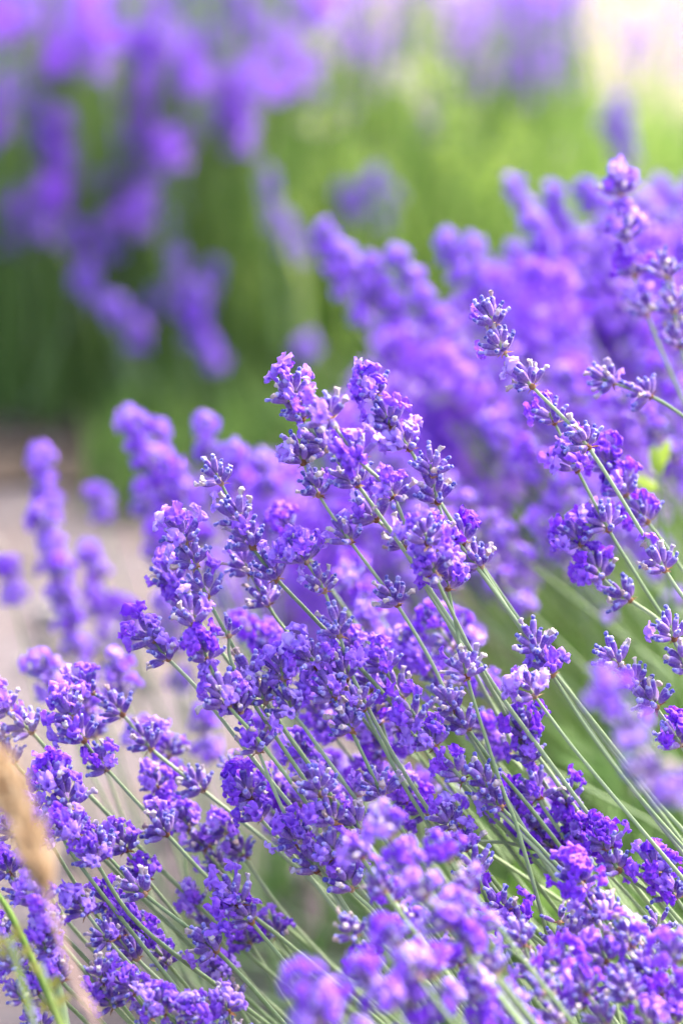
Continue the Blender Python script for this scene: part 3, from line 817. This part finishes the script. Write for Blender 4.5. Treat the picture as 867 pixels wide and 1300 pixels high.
while k < 26:
    x, y = rnd.uniform(-20, 400), rnd.uniform(-30, 250)
    if y > 275 - .45 * max(0, x - 60): continue
    ks = rk(4, 'oovmo')
    far_spike('blurred %s spike in thick far-row bloom %s' % (look(ks), ref((x, y), [(60, 200, 'low over the dark green'), (60, 40, 'at its densest'), (300, 60, 'where it thins')])), 'thick bloom of the far row', (x, y), rnd.uniform(2.42, 2.8), 4, ks); k += 1

# the rest of the far bloom, too soft to tell apart: one mass
parts = []
for k in range(260):                      # the bloom stands in clumps with green between them
    cx, cy = rnd.uniform(-50, 420), rnd.uniform(-90, 310)
    if cy > 310 - .62 * max(0, cx - 90): continue
    cd_, pm = rnd.uniform(2.38, 3.1), rnd.choice(((0, 0, 2), (0, 1, 0), (1, 0, 0), (2, 0, 2)))
    for q in range(9):
        parts.append((cx + rnd.gauss(0, 10), cy + rnd.gauss(0, 13), cd_ + rnd.uniform(-.06, .06), 2, pm))
for k in range(60):
    cx, cy = rnd.uniform(380, 735), rnd.triangular(-100, 130, -20)
    cd_, pm = rnd.uniform(2.6, 3.4), rnd.choice(((0, 2), (2, 2, 4), (2, 0, 2)))
    for q in range(6):
        parts.append((cx + rnd.gauss(0, 11), cy + rnd.gauss(0, 16), cd_ + rnd.uniform(-.06, .06), 2, pm))
for k in range(24):
    parts.append((rnd.uniform(630, 735), rnd.uniform(-60, 100), rnd.uniform(2.7, 3.1), 3, (0, 1, 0, 2)))
for k in range(120):
    parts.append((rnd.uniform(390, 720), rnd.triangular(60, 300, 60), rnd.uniform(2.8, 3.3), rnd.choice((1, 2, 3)), (2, 3, 4, 2)))
for k in range(26):
    parts.append((rnd.uniform(740, 880), rnd.uniform(-60, 90), rnd.uniform(3.2, 4.0), 3, (2, 4, 0)))
for (x, y, n) in ((205, 75, 9), (390, 130, 9), (215, 290, 8), (305, 345, 8), (400, 60, 8), (440, 205, 12), (385, 250, 10), (425, 400, 12), (300, 330, 8), (560, 140, 10), (640, 190, 10), (520, 90, 8)):
    for q in range(n): parts.append((x + rnd.gauss(0, 16), y + rnd.gauss(0, 34), 2.5 + rnd.uniform(-.05, .3), 2, (6, 7, 4) if y < 140 else (6, 7, 6)))
bloom_mass(parts, 'soft purple haze of lavender bloom deep in the far row')

def stems_mass(label, x0, x1, y0, y1, n, hr, mat, seed, wid=.0022, tilt=.16):
    rg = random.Random(seed); V, F = [], []
    for k in range(n):
        x, y = rg.uniform(x0, x1), rg.uniform(y0, y1); h = rg.uniform(*hr)
        p = Vector((x, y, .004)); dv = Vector((rg.gauss(0, tilt), rg.gauss(-.05, tilt), 1)).normalized()
        s = Vector((math.cos(k), math.sin(k), 0)) * wid * rg.uniform(.6, 1.4)
        bend = Vector((rg.gauss(0, .12), rg.gauss(0, .12), -.05)) * h
        b = len(V); m = p + dv * h * .55
        V += [tuple(p - s), tuple(p + s), tuple(m + s), tuple(m - s), tuple(p + dv * h + bend)]
        F += [(b, b + 1, b + 2, b + 3), (b + 3, b + 2, b + 4)]
    return tag(link('grass', mesh('grass', V, F, mat, smooth=False)), label, 'grass', kind='stuff')
bush('dark green leafy lavender bush of the far row beside the bare soil', 'bushes of the far row', -.42, 2.85, .34, .30, .26, 300, 34, M['mid'], 21, (.04, .08), (.004, .007))
bush('green leafy lavender bush of the far row thick with lone purple spikes', 'bushes of the far row', .0, 2.85, .30, .30, .26, 300, 34, M['deep'], 22, (.04, .08), (.004, .007))
bush('bright green thin-stemmed lavender bush of the far row by the pale path', 'bushes of the far row', .36, 3.0, .28, .34, .24, 260, 34, M['fresh'], 23, (.04, .08), (.004, .007))
stems_mass('short grass at the foot of the far row by the bare path', -.24, .25, 2.12, 2.5, 1500, (.03, .13), M['deep'], 34)
stems_mass('sparse low grass on the bare ground under the leaning stalks', -.10, .14, 1.0, 1.45, 500, (.02, .07), M['leaf'], 36)
stems_mass('low green tufts beside the pale path behind the far row', .28, .62, 2.6, 3.8, 1500, (.06, .20), M['fresh'], 35)
stems_mass('bright green upright bare stems of the far row', -.05, .32, 2.5, 3.5, 1900, (.14, .36), M['fresh'], 31)
stems_mass('fresh green stems under the bloom of the far row', -.9, .05, 2.42, 3.5, 2000, (.10, .30), M['fresh'], 32)
stems_mass('grey-green bare lavender stems leaning out of the near row', .12, .55, 1.0, 2.0, 500, (.25, .38), M['stalk'], 33, .0012, .25)

# ------------------------------------------------------------------ weeds and grass among the lavender
def grass_ear():
    pts = [unproj(x, y, FOCUS - .20) for x, y in ((-6, 985), (10, 1010), (30, 1055), (52, 1110), (66, 1160), (84, 1215), (105, 1270), (122, 1320))]
    B = Vector((pts[-1].x + .06, pts[-1].y + .03, 0.003))
    root = link('grass_ear', None); root.location = B
    inv = Matrix.Translation(-B)
    tag(root, 'dry tan grass ear on a pinkish stalk among the lavender', 'grass ear')
    tail = [pts[-1] + (B - pts[-1]) * f + Vector((-.02 * math.sin(f * 3.14), 0, 0)) for f in (.2, .4, .6, .8, 1)]
    link('stalk', mesh('stalk', *tube_path(catmull(pts + tail, 4), .0006, .0010, 7)[:2], M['pinkstraw']), root, inv)
    me = mesh('spikelet', *leaf_src(.0105, .0028, .5, .06)[:2], M['straw'])
    aw = mesh('awn', *leaf_src(.014, .0004, .2, .05)[:2], M['straw'])
    path = catmull(pts[:5], 12)
    for i, p in enumerate(path[:44]):
        ax = (path[max(i - 1, 0)] - path[i + 1]).normalized() if i else (path[0] - path[1]).normalized()
        for q in range(3):
            dv = (ax + Vector((rnd.uniform(-.65, .65), rnd.uniform(-.65, .65), rnd.uniform(-.2, .4)))).normalized()
            mt = inv @ Matrix.Translation(p) @ frame(dv, rnd.uniform(0, 6.28)) @ Matrix.Scale(rnd.uniform(.8, 1.2), 4)
            sp = link('spikelet', me, root, mt)
            if q == 0: link('awn', aw, sp, Matrix.Translation((0, .0007, .011)))
grass_ear()

def blade(label, px, D, wd, mat, cat='grass', name='wild_grass'):
    P = [unproj(x, y, D) for x, y in px]
    B = Vector((P[-1].x + .08, P[-1].y + .04, .003))
    P = catmull(P, 5) + [P[-1] + (B - P[-1]) * f for f in (.25, .5, .75, 1)]
    V, F = [], []
    for i, p in enumerate(P):
        f = i / (len(P) - 1); tg = (P[min(i + 1, len(P) - 1)] - P[max(i - 1, 0)]).normalized()
        s = tg.cross(FWD).normalized(); nn = tg.cross(s); ww = wd * (.12 + .88 * min(1, f * 5))
        V += [tuple(p - s * ww - nn * ww * .3 - B), tuple(p - B), tuple(p + s * ww - nn * ww * .3 - B), tuple(p + nn * ww * .25 - B)]
    for i in range(len(P) - 1):
        b = 4 * i
        for q in range(4): F.append((b + q, b + (q + 1) % 4, b + 4 + (q + 1) % 4, b + 4 + q))
    o = link(name, mesh(name, V, F, mat)); o.location = B
    return tag(o, label, cat)
blade('single smooth green grass stalk beside the tan grass ear', [(-20, 1108), (12, 1160), (40, 1218), (62, 1268), (90, 1330)], FOCUS - .06, .0011, M['fresh'])
blade('pale grey-green grass leaf standing between violet florets behind the grass ear stalk', [(52, 1205), (66, 1235), (76, 1268), (84, 1310)], FOCUS - .03, .0016, M['stalk'])
blade('thin dark grass stalk crossing behind the low purple florets', [(536, 1062), (600, 1068), (660, 1074), (740, 1100)], FOCUS + .03, .0006, M['stalk'])

def weed(label, leaves, stalkpx, D, mat, L, wd):
    P = [unproj(x, y, D) for x, y in stalkpx]
    B = Vector((P[-1].x + .05, P[-1].y + .05, .004))
    root = link('weed', None); root.location = B; inv = Matrix.Translation(-B)
    tag(root, label, 'weed')
    P2 = catmull(P, 4) + [P[-1] + (B - P[-1]) * f for f in (.3, .6, 1)]
    link('stalk', mesh('stalk', *tube_path(P2, .0006, .001, 6)[:2], M['fresh']), root, inv)
    me = mesh('leaf', *leaf_src(L, wd, .3, .25, 6)[:2], mat)
    for (x, y, ang) in leaves:
        p = unproj(x, y, D); dv = RIGHT * math.sin(ang) + UP * math.cos(ang) - FWD * rnd.uniform(-.3, .3)
        near = min(P2, key=lambda v: (v - p).length)
        link('leaf', me, root, inv @ Matrix.Translation(p.lerp(near, .35)) @ frame(dv, rnd.uniform(-.5, .5)))
weed('lime green broad-leaved weed behind the deep purple full-bloom spike', [(834, 596, .5), (836, 625, -.9), (840, 600, -.3)], [(833, 575), (838, 640), (850, 720)], FOCUS + .20, M['lime'], .013, .006)
weed('pale green broad-leaved weed low among the stalks behind the S-curved stalk', [(650, 1160, -.9), (680, 1165, .8), (665, 1150, 0), (690, 1185, 1.2), (640, 1180, -1.3)], [(668, 1120), (672, 1180), (690, 1250)], FOCUS + .16, M['fresh'], .024, .013)
weed('small olive yellow budding weed by the grass ear', [(6, 1205, -.8), (18, 1195, .4), (26, 1212, 1.1), (10, 1215, -1.4)], [(12, 1190), (22, 1230), (40, 1290)], FOCUS - .15, M['olive'], .005, .003)
weed('yellow-green weed sprig under the pale grass leaf', [(52, 1240, -.8), (64, 1258, .6), (70, 1275, 1.1), (60, 1285, -1.2)], [(50, 1225), (66, 1268), (84, 1320)], FOCUS - .14, M['olive'], .005, .003)
print('STEMS', COUNT, 'OBJECTS', len(bpy.data.objects))
